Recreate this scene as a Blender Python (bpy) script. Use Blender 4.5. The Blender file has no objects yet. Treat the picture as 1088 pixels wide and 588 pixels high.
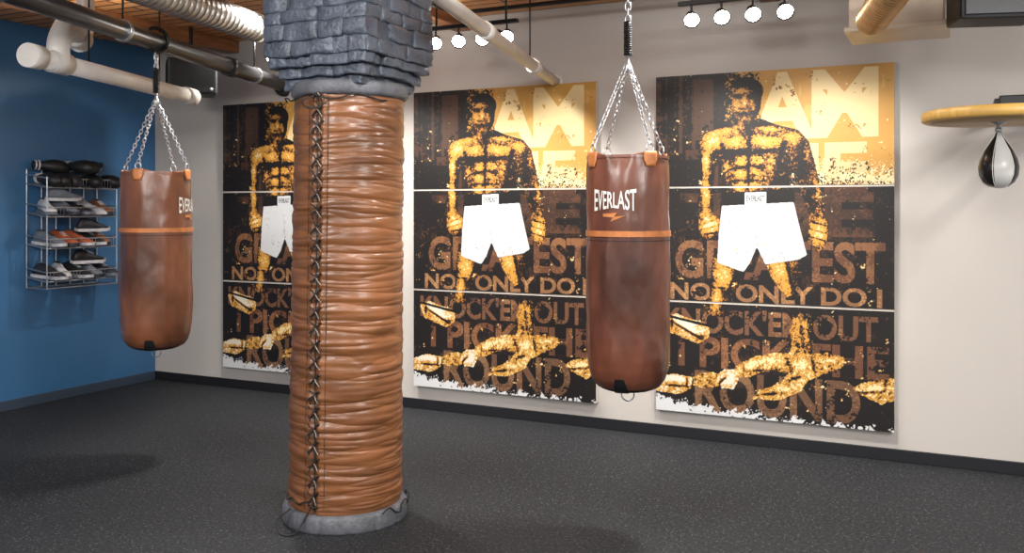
import bpy, bmesh, math, random
import numpy as np
from mathutils import Vector, Matrix, noise, Quaternion
random.seed(7); np.random.seed(7)
scene = bpy.context.scene
try:
    scene.view_settings.view_transform = 'Standard'
except Exception:
    pass

# ------------------------------------------------------------------ helpers
def l1(c):
    c /= 255.0
    return c/12.92 if c <= 0.04045 else ((c+0.055)/1.055)**2.4
def lin(r, g, b): return (l1(r), l1(g), l1(b), 1.0)

def mat(name, rgb, rough=0.5, metal=0.0, var=0.0, vscale=8.0, bump=0.0, bscale=60.0, emit=0.0, spec=None, stretch=None, coat=0.0, rgb2=None):
    m = bpy.data.materials.new(name); m.use_nodes = True
    nt = m.node_tree; N = nt.nodes; L = nt.links
    b = N['Principled BSDF']
    b.inputs['Base Color'].default_value = lin(*rgb)
    b.inputs['Roughness'].default_value = rough
    b.inputs['Metallic'].default_value = metal
    if spec is not None: b.inputs['Specular IOR Level'].default_value = spec
    if coat: b.inputs['Coat Weight'].default_value = coat; b.inputs['Coat Roughness'].default_value = 0.25
    tc = N.new('ShaderNodeTexCoord'); mp = N.new('ShaderNodeMapping')
    L.new(tc.outputs['Object'], mp.inputs['Vector'])
    if stretch: mp.inputs['Scale'].default_value = stretch
    if var > 0 or rgb2:
        n = N.new('ShaderNodeTexNoise'); n.inputs['Scale'].default_value = vscale; n.inputs['Detail'].default_value = 6
        L.new(mp.outputs[0], n.inputs['Vector'])
        r = N.new('ShaderNodeValToRGB')
        c = lin(*rgb)
        c0 = tuple(max(0, x*(1-var)) for x in c[:3])+(1,)
        c1 = tuple(min(1, x*(1+var)) for x in c[:3])+(1,)
        if rgb2: c0 = c; c1 = lin(*rgb2)
        r.color_ramp.elements[0].position = 0.35; r.color_ramp.elements[0].color = c0
        r.color_ramp.elements[1].position = 0.68; r.color_ramp.elements[1].color = c1
        L.new(n.outputs['Fac'], r.inputs['Fac']); L.new(r.outputs['Color'], b.inputs['Base Color'])
    if bump > 0:
        n2 = N.new('ShaderNodeTexNoise'); n2.inputs['Scale'].default_value = bscale; n2.inputs['Detail'].default_value = 4
        L.new(mp.outputs[0], n2.inputs['Vector'])
        bp = N.new('ShaderNodeBump'); bp.inputs['Strength'].default_value = bump; bp.inputs['Distance'].default_value = 0.01
        L.new(n2.outputs['Fac'], bp.inputs['Height']); L.new(bp.outputs['Normal'], b.inputs['Normal'])
    if emit > 0:
        b.inputs['Emission Color'].default_value = lin(*rgb); b.inputs['Emission Strength'].default_value = emit
    return m

def link(o, parent=None):
    scene.collection.objects.link(o)
    if parent is not None: o.parent = parent
    return o

def empty(name, loc=(0, 0, 0), rotz=0.0):
    e = bpy.data.objects.new(name, None); e.empty_display_size = 0.1
    e.location = loc; e.rotation_euler = (0, 0, rotz)
    return link(e)

def mesh_obj(name, verts, faces, m, parent=None, smooth=False):
    me = bpy.data.meshes.new(name); me.from_pydata([tuple(v) for v in verts], [], faces)
    me.validate(); me.update()
    bm = bmesh.new(); bm.from_mesh(me); bmesh.ops.recalc_face_normals(bm, faces=bm.faces); bm.to_mesh(me); bm.free()
    if m is not None: me.materials.append(m)
    if smooth:
        for p in me.polygons: p.use_smooth = True
    return link(bpy.data.objects.new(name, me), parent)

def box(name, lo, hi, m, parent=None, bevel=0.0, rot=None, loc=None):
    bm = bmesh.new(); bmesh.ops.create_cube(bm, size=1)
    s = [hi[i]-lo[i] for i in range(3)]; c = [(hi[i]+lo[i])/2 for i in range(3)]
    for v in bm.verts:
        v.co = Vector((v.co.x*s[0], v.co.y*s[1], v.co.z*s[2])) + (Vector(c) if rot is None else Vector((0, 0, 0)))
    if bevel > 0:
        bmesh.ops.bevel(bm, geom=list(bm.edges), offset=bevel, segments=2, affect='EDGES', profile=0.6)
    me = bpy.data.meshes.new(name); bm.to_mesh(me); bm.free()
    me.materials.append(m)
    o = link(bpy.data.objects.new(name, me), parent)
    if rot is not None:
        o.location = c; o.rotation_euler = rot
    return o

def lathe(name, prof, seg, m, parent=None, disp=None, smooth=True, loc=(0, 0, 0), direction=None, caps=True):
    verts = []; faces = []
    n = len(prof)
    for i, (r, z) in enumerate(prof):
        for k in range(seg):
            a = 2*math.pi*k/seg
            rr, zz = r, z
            if disp: rr, zz = disp(r, z, a)
            verts.append((rr*math.cos(a), rr*math.sin(a), zz))
    for i in range(n-1):
        for k in range(seg):
            k2 = (k+1) % seg
            faces.append((i*seg+k, i*seg+k2, (i+1)*seg+k2, (i+1)*seg+k))
    if caps:
        faces.append(tuple(range(seg-1, -1, -1))); faces.append(tuple((n-1)*seg+k for k in range(seg)))
    o = mesh_obj(name, verts, faces, m, parent, smooth)
    o.location = loc
    if direction is not None:
        o.rotation_mode = 'QUATERNION'
        o.rotation_quaternion = Vector(direction).normalized().to_track_quat('Z', 'Y')
    if smooth:
        for p in o.data.polygons:
            if len(p.vertices) > 4: p.use_smooth = False
    return o

def rod(name, p0, p1, r, m, parent=None, seg=20, ribs=0.0, pitch=0.03):
    p0 = Vector(p0); p1 = Vector(p1); Ln = (p1-p0).length
    if ribs > 0:
        prof = []
        n = max(2, int(Ln/pitch))
        for i in range(n):
            z = Ln*i/n; d = Ln/n
            prof += [(r, z), (r, z+d*0.62), (r+ribs, z+d*0.74), (r+ribs, z+d*0.9), (r, z+d*0.999)]
    else:
        prof = [(r, 0), (r, Ln)]
    return lathe(name, prof, seg, m, parent, loc=p0, direction=p1-p0)

def curve(name, splines, r, m, parent=None, cyclic=False, bez=False, res=4):
    cu = bpy.data.curves.new(name, 'CURVE'); cu.dimensions = '3D'; cu.bevel_depth = r; cu.bevel_resolution = 3
    cu.resolution_u = res; cu.use_fill_caps = True
    for pts in splines:
        if bez:
            s = cu.splines.new('BEZIER'); s.bezier_points.add(len(pts)-1)
            for bp, p in zip(s.bezier_points, pts):
                bp.co = p; bp.handle_left_type = bp.handle_right_type = 'AUTO'
        else:
            s = cu.splines.new('POLY'); s.points.add(len(pts)-1)
            for q, p in zip(s.points, pts): q.co = (*p, 1)
        s.use_cyclic_u = cyclic
        s.use_smooth = True
    cu.materials.append(m)
    return link(bpy.data.objects.new(name, cu), parent)

def chain_geo(p0, p1, V, F, link_len=0.030, wid=0.0085, r=0.0023):
    p0 = Vector(p0); p1 = Vector(p1); d = p1-p0; n = max(1, round(d.length/(link_len*0.76)))
    q = d.normalized().to_track_quat('Z', 'Y')
    for i in range(n):
        c = p0 + d*((i+0.5)/n)
        rq = q @ Quaternion((0, 0, 1), math.radians(90*(i % 2)+20))
        path = []
        h = link_len/2-wid
        for k in range(7): a = math.pi*k/6; path.append(Vector((wid*math.cos(a), 0, h+wid*math.sin(a))))
        for k in range(7): a = math.pi+math.pi*k/6; path.append(Vector((wid*math.cos(a), 0, -h+wid*math.sin(a))))
        m = len(path); base = len(V)
        for k, p in enumerate(path):
            t = (path[(k+1) % m]-path[k-1]).normalized(); nn = Vector((0, 1, 0)); bb = t.cross(nn)
            for j in range(5):
                a = 2*math.pi*j/5
                V.append(c + rq @ (p + nn*r*math.cos(a)+bb*r*math.sin(a)))
        for k in range(m):
            for j in range(5):
                F.append((base+k*5+j, base+k*5+(j+1) % 5, base+((k+1) % m)*5+(j+1) % 5, base+((k+1) % m)*5+j))

def text_mesh(txt, bold=0.02):
    cu = bpy.data.curves.new('t', 'FONT'); cu.body = txt; cu.size = 1; cu.offset = bold; cu.fill_mode = 'BOTH'; cu.resolution_u = 4
    o = bpy.data.objects.new('t', cu); scene.collection.objects.link(o)
    dg = bpy.context.evaluated_depsgraph_get(); dg.update()
    ev = o.evaluated_get(dg); me = ev.to_mesh(); me.calc_loop_triangles()
    V = np.array([v.co[:2] for v in me.vertices]); T = [tuple(t.vertices) for t in me.loop_triangles]
    ev.to_mesh_clear(); bpy.data.objects.remove(o); bpy.data.curves.remove(cu)
    return V, T

# ------------------------------------------------------------------ materials
M_leather = mat('brown_leather', (116, 70, 46), 0.31, var=0.55, vscale=3.5, bump=0.10, bscale=60, coat=0.3, stretch=(1, 1, .5))
M_leather2 = mat('dark_brown_leather', (104, 60, 43), 0.29, var=0.6, vscale=3.5, bump=0.10, bscale=60, coat=0.35, stretch=(1, 1, .5))
M_wrap = mat('tan_leather_wrap', (126, 80, 48), 0.34, var=0.28, vscale=4, bump=0.10, bscale=30, stretch=(1, 1, 4), coat=0.25)
M_tan = mat('orange_leather', (190, 118, 66), 0.45, var=0.15, vscale=20, bump=0.2)
M_black = mat('black_metal', (22, 22, 24), 0.4, 0.3, var=0.2)
M_blackp = mat('black_plastic', (24, 25, 28), 0.5, var=0.2, bump=0.1)
M_steel = mat('galvanised_steel', (196, 198, 202), 0.28, 0.9, var=0.15, vscale=40)
M_duct = mat('silver_duct', (186, 184, 182), 0.36, 0.85, var=0.2, vscale=12, bump=0.3, bscale=25)
M_copper = mat('brass_duct', (206, 166, 116), 0.35, 0.6, var=0.2, vscale=12)
M_pipe_black = mat('black_pipe_paint', (56, 54, 56), 0.3, 0.3, var=0.2)
M_pvc = mat('white_pvc', (208, 202, 196), 0.4, var=0.08, vscale=6)
M_white = mat('white_ink', (228, 226, 220), 0.5, var=0.03)
M_brick = mat('painted_grey_brick', (78, 85, 97), 0.36, var=0.3, vscale=9, bump=0.7, bscale=50)
M_stone = mat('grey_painted_stone', (94, 96, 102), 0.55, var=0.25, vscale=14, bump=0.5, bscale=40)
M_cord = mat('lacing_cord', (32, 28, 27), 0.6, var=0.3, vscale=60)
M_cordw = mat('pale_cord', (150, 134, 120), 0.6, var=0.2, vscale=60)
M_board = mat('maple_board', (214, 170, 90), 0.4, var=0.15, vscale=6, stretch=(1, 12, 1))
M_bulb = mat('bulb', (255, 248, 236), 0.3, emit=60)
M_beige = mat('beige_sheet_metal', (196, 180, 160), 0.4, 0.2, var=0.08)

# ------------------------------------------------------------------ room
CH = 2.90
M_wall = mat('warm_grey_paint', (198, 191, 184), 0.6, var=0.03, vscale=1.2, bump=0.05, bscale=150)
M_blue = mat('blue_paint', (58, 106, 150), 0.36, var=0.06, vscale=1.5, bump=0.05, bscale=120)
box('wall_back', (-0.15, 0, -0.1), (11, 0.15, CH+0.2), M_wall)
box('wall_left', (-0.15, -8.5, -0.1), (0, 0, CH+0.2), M_blue)

mf = mat('rubber_floor', (50, 51, 54), 0.7, bump=0.4, bscale=200)
nt = mf.node_tree; N = nt.nodes; L = nt.links; b = N['Principled BSDF']
b.inputs['Specular IOR Level'].default_value = 0.3
tc = N.new('ShaderNodeTexCoord')
n1 = N.new('ShaderNodeTexNoise'); n1.inputs['Scale'].default_value = 60; n1.inputs['Detail'].default_value = 5
L.new(tc.outputs['Object'], n1.inputs['Vector'])
r1 = N.new('ShaderNodeValToRGB'); r1.color_ramp.elements[0].color = lin(22, 24, 27); r1.color_ramp.elements[1].color = lin(50, 52, 56)
r1.color_ramp.elements[0].position = .35; r1.color_ramp.elements[1].position = .65
L.new(n1.outputs['Fac'], r1.inputs['Fac'])
vo = N.new('ShaderNodeTexVoronoi'); vo.inputs['Scale'].default_value = 44
L.new(tc.outputs['Object'], vo.inputs['Vector'])
r2 = N.new('ShaderNodeValToRGB'); r2.color_ramp.elements[0].position = 0.12; r2.color_ramp.elements[0].color = (1, 1, 1, 1)
r2.color_ramp.elements[1].position = 0.21; r2.color_ramp.elements[1].color = (0, 0, 0, 1)
L.new(vo.outputs['Distance'], r2.inputs['Fac'])
mx = N.new('ShaderNodeMixRGB'); mx.inputs['Color2'].default_value = lin(92, 92, 96)
L.new(r2.outputs['Color'], mx.inputs['Fac']); L.new(r1.outputs['Color'], mx.inputs['Color1']); L.new(mx.outputs[0], b.inputs['Base Color'])
box('floor', (-0.15, -8.5, -0.12), (11, 0.15, 0), mf)

mc = mat('ceiling_planks', (150, 96, 56), 0.5, bump=0.1)
nt = mc.node_tree; N = nt.nodes; L = nt.links; b = N['Principled BSDF']
tc = N.new('ShaderNodeTexCoord'); br = N.new('ShaderNodeTexBrick')
L.new(tc.outputs['Object'], br.inputs['Vector'])
br.inputs['Scale'].default_value = 1; br.inputs['Brick Width'].default_value = 2.4; br.inputs['Row Height'].default_value = 0.11
br.inputs['Mortar Size'].default_value = 0.010
br.inputs['Color1'].default_value = lin(236, 170, 108); br.inputs['Color2'].default_value = lin(200, 134, 80); br.inputs['Mortar'].default_value = lin(30, 20, 12)
nz = N.new('ShaderNodeTexNoise'); mp = N.new('ShaderNodeMapping'); mp.inputs['Scale'].default_value = (2, 40, 1)
L.new(tc.outputs['Object'], mp.inputs['Vector']); L.new(mp.outputs[0], nz.inputs['Vector']); nz.inputs['Scale'].default_value = 2
mx = N.new('ShaderNodeMixRGB'); mx.blend_type = 'MULTIPLY'; mx.inputs['Fac'].default_value = 0.4
L.new(br.outputs['Color'], mx.inputs['Color1']); L.new(nz.outputs['Fac'], mx.inputs['Color2']); L.new(mx.outputs[0], b.inputs['Base Color'])
box('ceiling', (-0.15, -8.5, CH), (11, 0.15, CH+0.15), mc)
M_beam = mat('timber_beam', (150, 98, 60), 0.55, var=0.3, vscale=4, stretch=(8, 1, 8))
for i, x in enumerate((0.9, 3.1, 5.3, 7.5)):
    box('ceiling_beam', (x-0.06, -8.4, CH-0.10), (x+0.06, -0.001, CH+0.002), M_beam, bevel=0.006)

M_base = mat('black_rubber_base', (30, 30, 34), 0.4)
M_basel = mat('blue_grey_rubber_base', (56, 68, 84), 0.4)
box('baseboard_back', (0.0, -0.014, 0.0), (11, 0.0, 0.075), M_base, bevel=0.004)
box('baseboard_left', (0.0, -8.4, 0.0), (0.014, -0.014, 0.075), M_basel, bevel=0.004)

# ------------------------------------------------------------------ triptych artwork
W, Z0, Z1 = 1.45, 0.18, 2.365
S = 0.0026
NX, NY = int(W/S), int((Z1-Z0)/S)
gx = (np.arange(NX)+0.5)*S; gz = Z0+(np.arange(NY)+0.5)*S
GX, GZ = np.meshgrid(gx, gz)
def tr(p):      # traced outline -> artwork metres (x from left edge, height above floor)
    d = (p[0]-544)/975.0; t = 5.845/(0.8995+0.437*d)
    return (6.356+t*(-0.437+0.8995*d)-4.57, 1.5-(p[1]-222)/975.0*t)
def vnoise(cell):
    cell = cell*0.002/S
    h = int(NY/cell)+3; w = int(NX/cell)+3
    g = np.random.rand(h, w)
    y = np.arange(NY)/cell; x = np.arange(NX)/cell
    yi = y.astype(int); xi = x.astype(int); fy = y-yi; fx = x-xi
    fy = fy*fy*(3-2*fy); fx = fx*fx*(3-2*fx)
    A = g[yi][:, xi]; B = g[yi][:, xi+1]; C = g[yi+1][:, xi]; D = g[yi+1][:, xi+1]
    fx = fx[None, :]; fy = fy[:, None]
    return (A*(1-fx)+B*fx)*(1-fy)+(C*(1-fx)+D*fx)*fy
def fbm(cells, ws): return sum(w*vnoise(c) for c, w in zip(cells, ws))/sum(ws)
def fill(poly):
    P = np.array(poly); m = np.zeros((NY, NX), bool)
    x0, x1 = P[:, 0].min(), P[:, 0].max(); z0, z1 = P[:, 1].min(), P[:, 1].max()
    i0 = max(0, int(x0/S)-1); i1 = min(NX, int(x1/S)+2); j0 = max(0, int((z0-Z0)/S)-1); j1 = min(NY, int((z1-Z0)/S)+2)
    if i1 <= i0 or j1 <= j0: return m
    X = GX[j0:j1, i0:i1]; Z = GZ[j0:j1, i0:i1]; ins = np.zeros(X.shape, bool)
    n = len(P)
    for a in range(n):
        xa, za = P[a]; xb, zb = P[(a+1) % n]
        if za == zb: continue
        ins ^= ((za > Z) != (zb > Z)) & (X < (xb-xa)*(Z-za)/(zb-za)+xa)
    m[j0:j1, i0:i1] = ins
    return m
def blur(m, k):
    a = m.astype(float)
    for ax in (0, 1):
        for _ in range(2):
            pad = [(0, 0), (0, 0)]; pad[ax] = (k+1, k)
            c = np.cumsum(np.pad(a, pad, mode='edge'), axis=ax)
            if ax == 0: a = (c[2*k+1:]-c[:-2*k-1])/(2*k+1)
            else: a = (c[:, 2*k+1:]-c[:, :-2*k-1])/(2*k+1)
    return a
def rgb(*c): return np.array([l1(x) for x in c])
BLACK = rgb(22, 17, 16); GOLD = rgb(206, 150, 62); CREAM = rgb(236, 216, 164); WHITE = rgb(212, 212, 212); BRN = rgb(120, 74, 34)
INK = rgb(18, 14, 13)
art = np.zeros((NY, NX, 3)); art[:] = BLACK
nf = fbm([4, 9, 22], [1, 1.2, 1.0]); nf2 = fbm([3, 6, 14, 40], [1, 1, 1, 1.2]); nc = fbm([30, 70, 140], [1, 1, 1]); ns = fbm([2.6, 5], [1.3, 1])
streak = np.repeat(fbm([5, 12], [1, 1])[:1, :], NY, 0)
def norm(a): return (a-a.mean())/a.std()
nf, nf2, nc, ns = map(norm, (nf, nf2, nc, ns)); streak = norm(streak)
def paint(mask, col, a=1.0): art[mask] = art[mask]*(1-a)+col*a
def ragged(polys, col, rag=0.14, k=3, n=None):
    m = np.zeros((NY, NX), bool)
    for p in polys: m |= fill([tr(q) for q in p])
    m = blur(m, k) + rag*(nf if n is None else n) > 0.5
    if col is not None: paint(m, col)
    return m
paint((nc*0.6+nf2*0.9+0.3*streak > 1.7), rgb(54, 36, 27)); paint((nc*0.4+ns*0.9+nf*0.5 > 2.5), rgb(120, 82, 50))
paint((GX < 0.30) & (GZ > 1.86) & (streak+nf2*0.7 > 0.6), rgb(70, 48, 34))
edge = 0.62 + 0.05*nf2 - (GZ-2.0)*0.10
slope = 1.80 - 0.10*np.clip((GX-0.62)/0.8, 0, 1)
sky = (GX > edge) & (GZ > slope + 0.035*nf)
paint(sky, rgb(202, 150, 72)); paint(sky & (nc*0.8+streak*0.3 > 0.9), rgb(212, 164, 90)); paint(sky & (nf2 < -2.1), rgb(130, 84, 40))
den = 1-np.abs(GZ-(slope-0.035))/0.12
paint((GX > 0.82+0.05*nf) & (GZ > 1.645) & (den > 0) & (ns + den*2.6 > 1.7), CREAM)
paint((GX > 0.45) & (GX < 0.7) & (GZ > 1.85) & (ns+0.6*nf > 1.2), GOLD)
def text(txt, u0, u1, z0, z1, bold=0.03):
    V, T = text_mesh(txt, bold)
    mn = V.min(0); mxx = V.max(0); V = (V-mn)/(mxx-mn)
    V = np.stack([u0+V[:, 0]*(u1-u0), z0+V[:, 1]*(z1-z0)], 1)
    m = np.zeros((NY, NX), bool)
    for t in T: m |= fill([tuple(V[i]) for i in t])
    return m
isgold = art[:, :, 0] > 0.3
def put_text(m, dark, light=None, drop=-1.5, dark2=None):
    if light is not None:
        paint(m & isgold & (nf2 > -1.8), light)
        m = m & ~isgold
    mm = m & (nf2 + 0.4*nc > drop)
    paint(mm, dark)
    if dark2 is not None: paint(mm & (ns*0.8+nc > 0.9), dark2)
put_text(text('I', 0.25, 0.38, 1.94, 2.33, .08), rgb(74, 50, 36))
put_text(text('A', 0.62, 1.00, 1.93, 2.345, .035), rgb(72, 46, 32), rgb(232, 204, 148))
put_text(text('M', 0.98, 1.36, 1.93, 2.345, .035), rgb(72, 46, 32), rgb(232, 204, 148))
put_text(text('T', 0.20, 0.52, 1.64, 1.88, .06), rgb(72, 46, 32))
put_text(text('HE', 0.68, 1.30, 1.60, 1.90, .04), rgb(76, 48, 32), rgb(226, 196, 142))
put_text(text('THE', 0.16, 1.34, 1.33, 1.60, .04), rgb(58, 38, 28), dark2=rgb(86, 56, 38))
put_text(text('GREATEST', 0.13, 1.40, 1.05, 1.30, .03), rgb(98, 63, 44), dark2=rgb(134, 92, 60))
put_text(text('NOT ONLY DO I', 0.10, 1.38, 0.912, 1.025, .03), rgb(138, 98, 66), dark2=rgb(180, 134, 88))
put_text(text("KNOCK'EM OUT", 0.06, 1.36, 0.70, 0.860, .03), rgb(110, 74, 52), dark2=rgb(152, 106, 66))
put_text(text('I PICK THE', 0.15, 1.42, 0.480, 0.680, .03), rgb(102, 66, 46), dark2=rgb(140, 94, 60))
put_text(text('ROUND', 0.26, 1.26, 0.20, 0.465, .03), rgb(102, 72, 52), dark2=rgb(134, 98, 68))
def ell(cx, cy, rx, ry, n=24): return [(cx+rx*math.cos(2*math.pi*i/n), cy+ry*math.sin(2*math.pi*i/n)) for i in range(n)]
K = 0.0058
def tone(mask, blobs, base, nz=0.16, grow=1.0, white=0.86, wcol=None):
    ys, xs = np.where(mask); j0, j1, i0, i1 = ys.min(), ys.max()+1, xs.min(), xs.max()+1
    X = GX[j0:j1, i0:i1]; Z = GZ[j0:j1, i0:i1]; Lm = np.full(X.shape, float(base))
    for (px, py, rx, ry, ang, amp) in blobs:
        u, z = tr((px, py)); a = math.radians(ang)
        g = grow if amp > 0 else 1.0
        dx, dz = X-u, Z-z
        p = dx*math.cos(a)+dz*math.sin(a); q = -dx*math.sin(a)+dz*math.cos(a)
        Lm += amp*np.exp(-((p/(rx*K*g))**2+(q/(ry*K*g))**2))
    Lm += nz*(0.9*ns+0.5*nf+0.3*nc)[j0:j1, i0:i1]
    sub = art[j0:j1, i0:i1]; mk = mask[j0:j1, i0:i1]
    for lo, c in ((-9, INK), (0.22, BRN), (0.36, rgb(176, 118, 46)), (0.46, GOLD), (white-0.08, rgb(226, 186, 110)), (white, CREAM if wcol is None else wcol)):
        sub[mk & (Lm > lo)] = c
body = ragged([ell(793, 97, 18, 15), ell(793, 110, 15, 21), [(777, 108), (779, 122), (786, 131), (793, 133), (802, 128), (808, 116), (809, 104)],
        [(784, 126), (808, 126), (826, 133), (848, 138), (859, 150), (866, 175), (871, 200), (877, 225), (870, 234), (858, 226), (850, 202), (842, 182), (838, 200), (845, 220), (766, 222), (772, 198), (765, 172), (760, 178), (758, 200), (758, 226), (744, 230), (741, 215), (747, 190), (746, 165), (743, 152), (750, 142), (775, 133)],
        [(742, 230), (756, 226), (765, 234), (763, 248), (752, 255), (743, 248)], [(860, 230), (873, 227), (880, 240), (877, 262), (868, 269), (858, 256)],
        [(758, 270), (794, 282), (790, 298), (778, 312), (772, 320), (768, 338), (750, 334), (754, 312), (755, 292)],
        [(810, 272), (852, 270), (853, 292), (845, 308), (838, 318), (828, 308), (818, 292)]], None, 0.05, 2)
blobs = [(788, 112, 11, 15, 0, .38), (787, 96, 9, 3, 6, .55), (782, 110, 3.5, 6, 0, .5), (791, 108, 1.8, 6, 0, .6), (800, 111, 3, 6, 0, .3), (790, 127, 5, 2.5, 0, .4), (784, 102.5, 4, 1.6, 0, -.8), (797, 102.5, 4, 1.6, 0, -.8), (790, 116, 4, 1.0, 0, -.5), (790, 121, 5.5, 1.3, 0, -.7), (805, 100, 4, 12, 0, -.5), (793, 86, 20, 7, 0, -.8), (800, 134, 8, 3, 0, -.3), (788, 136, 5, 4, 0, .3),
         (757, 149, 9, 9, 0, 1.0), (772, 139, 10, 3, 12, .7), (843, 146, 9, 5, -10, .6), (815, 137, 14, 2.5, -6, .7), (781, 151, 12, 7, 0, .9), (813, 150, 13, 7, 0, .85), (796, 150, 1.8, 9, 0, -.6), (784, 161.5, 13, 1.8, -6, -.9), (811, 161, 13, 1.8, 8, -.9), (768, 157, 1.6, 7, 20, -.7), (831, 158, 2.5, 8, -20, -.6),
         (790, 145, 1.2, 6, 30, -.4), (776, 146, 5, 1.0, 20, -.35), (818, 144, 7, 1.0, -15, -.35),
         (786, 171, 6.5, 5, 0, .7), (804, 170, 6.5, 5, 0, .6), (786, 185, 6.5, 5, 0, .7), (803, 184, 6.5, 5, 0, .55), (787, 199, 6, 5, 0, .65), (802, 198, 6, 5, 0, .5), (795, 182, 1.2, 22, 0, -.55), (788, 178, 7, 1.0, 10, -.5), (803, 177, 7, 1.0, -10, -.5), (795, 192, 13, 1.0, 0, -.5), (773, 181, 4, 12, 5, .5), (818, 176, 5, 12, -8, .35),
         (775, 174, 4, 1.0, 30, -.5), (775, 181, 4, 1.0, 30, -.5), (775, 188, 4, 1.0, 30, -.5),
         (750, 172, 4.0, 12, 0, .9), (757, 188, 3, 2, 0, -.6), (750, 208, 4.0, 16, 0, .9), (754, 240, 9, 10, 0, 1.1), (753, 236, 9, 1, 20, -.7), (754, 242, 9, 1, 15, -.7), (755, 248, 8, 1, 10, -.6),
         (858, 165, 2.5, 8, 12, .35), (868, 200, 2.5, 13, 8, .4), (869, 247, 8, 13, 0, 1.05), (870, 238, 8, 1.1, -15, -.7), (870, 246, 8, 1.1, -15, -.7), (869, 254, 8, 1.1, -15, -.7),
         (770, 292, 9, 13, 20, .9), (761, 318, 4.5, 14, -10, .8), (779, 298, 2, 12, -25, -.8), (828, 288, 10, 12, 0, .85), (836, 308, 5, 8, 0, .7), (838, 290, 2, 14, 15, -.8), (766, 306, 6, 1.5, 0, -.6)]
tone(body, blobs, 0.0, 0.15, grow=1.15, white=1.0)
sh = ragged([[(767, 219), (843, 215), (847, 232), (857, 271), (848, 276), (813, 281), (804, 262), (797, 279), (790, 289), (762, 279), (764, 246)]], WHITE, 0.03, 2)
paint(sh & (nf2 < -2.2), rgb(170, 168, 166))
ragged([[(766, 205), (842, 201), (844, 215), (767, 219)]], INK, 0.05, 1)
ragged([[(791, 205), (814, 204), (814, 217), (791, 218)]], WHITE, 0.02, 1)
lm = text('EVERLAST', tr((793, 210))[0], tr((812, 210))[0], tr((800, 214))[1], tr((800, 208))[1], .02); paint(lm, INK)
ragged([[(802, 230), (803, 230), (804.5, 262), (803.5, 264)]], rgb(176, 174, 174), 0.1, 1)
# fallen opponent on the lower canvas: reversed body, arms spread, white gloves
fall = ragged([[(780, 391), (800, 380), (822, 375), (850, 377), (880, 375), (897, 381), (893, 392), (872, 399), (858, 405), (851, 416), (828, 425), (798, 424), (808, 415), (830, 407), (837, 397), (815, 393), (796, 401), (784, 402)],
        ell(850, 372, 10, 12), [(903, 412), (925, 405), (953, 402), (953, 425), (935, 429), (915, 421)],
        [(736, 402), (745, 396), (760, 397), (764, 410), (748, 413), (737, 409)],
        [(841, 366), (838, 352), (842, 344), (840, 334), (846, 339), (849, 331), (852, 342), (858, 338), (856, 350), (860, 358), (858, 370)]], None, 0.2, 2)
tone(fall, [(800, 388, 12, 4, 25, .5), (822, 383, 10, 3, 0, .5), (838, 388, 2.2, 9, 20, -.8), (852, 388, 8, 4, 0, .5), (864, 390, 1.6, 9, 10, -.8), (880, 383, 9, 3, 10, .5), (845, 402, 8, 1.6, 20, -.8), (832, 413, 14, 3, 12, .4), (815, 419, 14, 1.3, 10, -.8),
      (850, 367, 8, 3, 0, -.7), (847, 374, 2, 1.5, 0, -.7), (855, 374, 2, 1.5, 0, -.7), (851, 350, 2, 12, 8, -.35), (930, 413, 16, 4, 0, .5), (925, 417, 18, 1.5, 10, -.8), (940, 408, 2, 8, 0, -.6), (808, 394, 14, 1.2, 5, -.6), (790, 392, 1.5, 8, 0, -.5)], 0.55, 0.2)
glv = ragged([[(706, 338), (718, 333), (753, 346), (754, 358), (742, 366), (711, 353)], [(762, 398), (770, 392), (780, 393), (785, 403), (779, 414), (768, 412), (762, 405)],
        [(697, 402), (715, 397), (736, 401), (734, 413), (720, 419), (697, 415)]], None, 0.12, 2)
tone(glv, [(728, 345, 18, 5, -28, .5), (731, 352, 18, 1.3, -28, -1.0), (714, 342, 1.6, 6, 0, -.7), (745, 358, 5, 4, 0, -.4), (768, 404, 8, 1.2, 45, -1.0), (775, 402, 5, 6, 0, .5), (715, 402, 16, 3, 0, .5), (720, 410, 14, 1.2, 0, -.8), (730, 406, 1.3, 7, 0, -.7)], 0.6, 0.12, white=0.72, wcol=rgb(226, 216, 196))
ragged([[(704, 336), (708, 334), (756, 346), (757, 349)], [(710, 356), (712, 354), (742, 368), (740, 369)]], INK, 0.1, 1)
# fine spray around the impact
cu, cz = tr((849, 352)); dd_ = ((GX-cu)/0.10)**2+((GZ-cz)/0.13)**2
paint((GZ < 0.893) & (ns*0.9+nf*0.3 - dd_*0.9 > 1.15), GOLD)
paint(GZ < 0.222 - 0.030*GX + 0.020*nf + 0.055*np.exp(-GX/0.25), WHITE)

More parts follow.
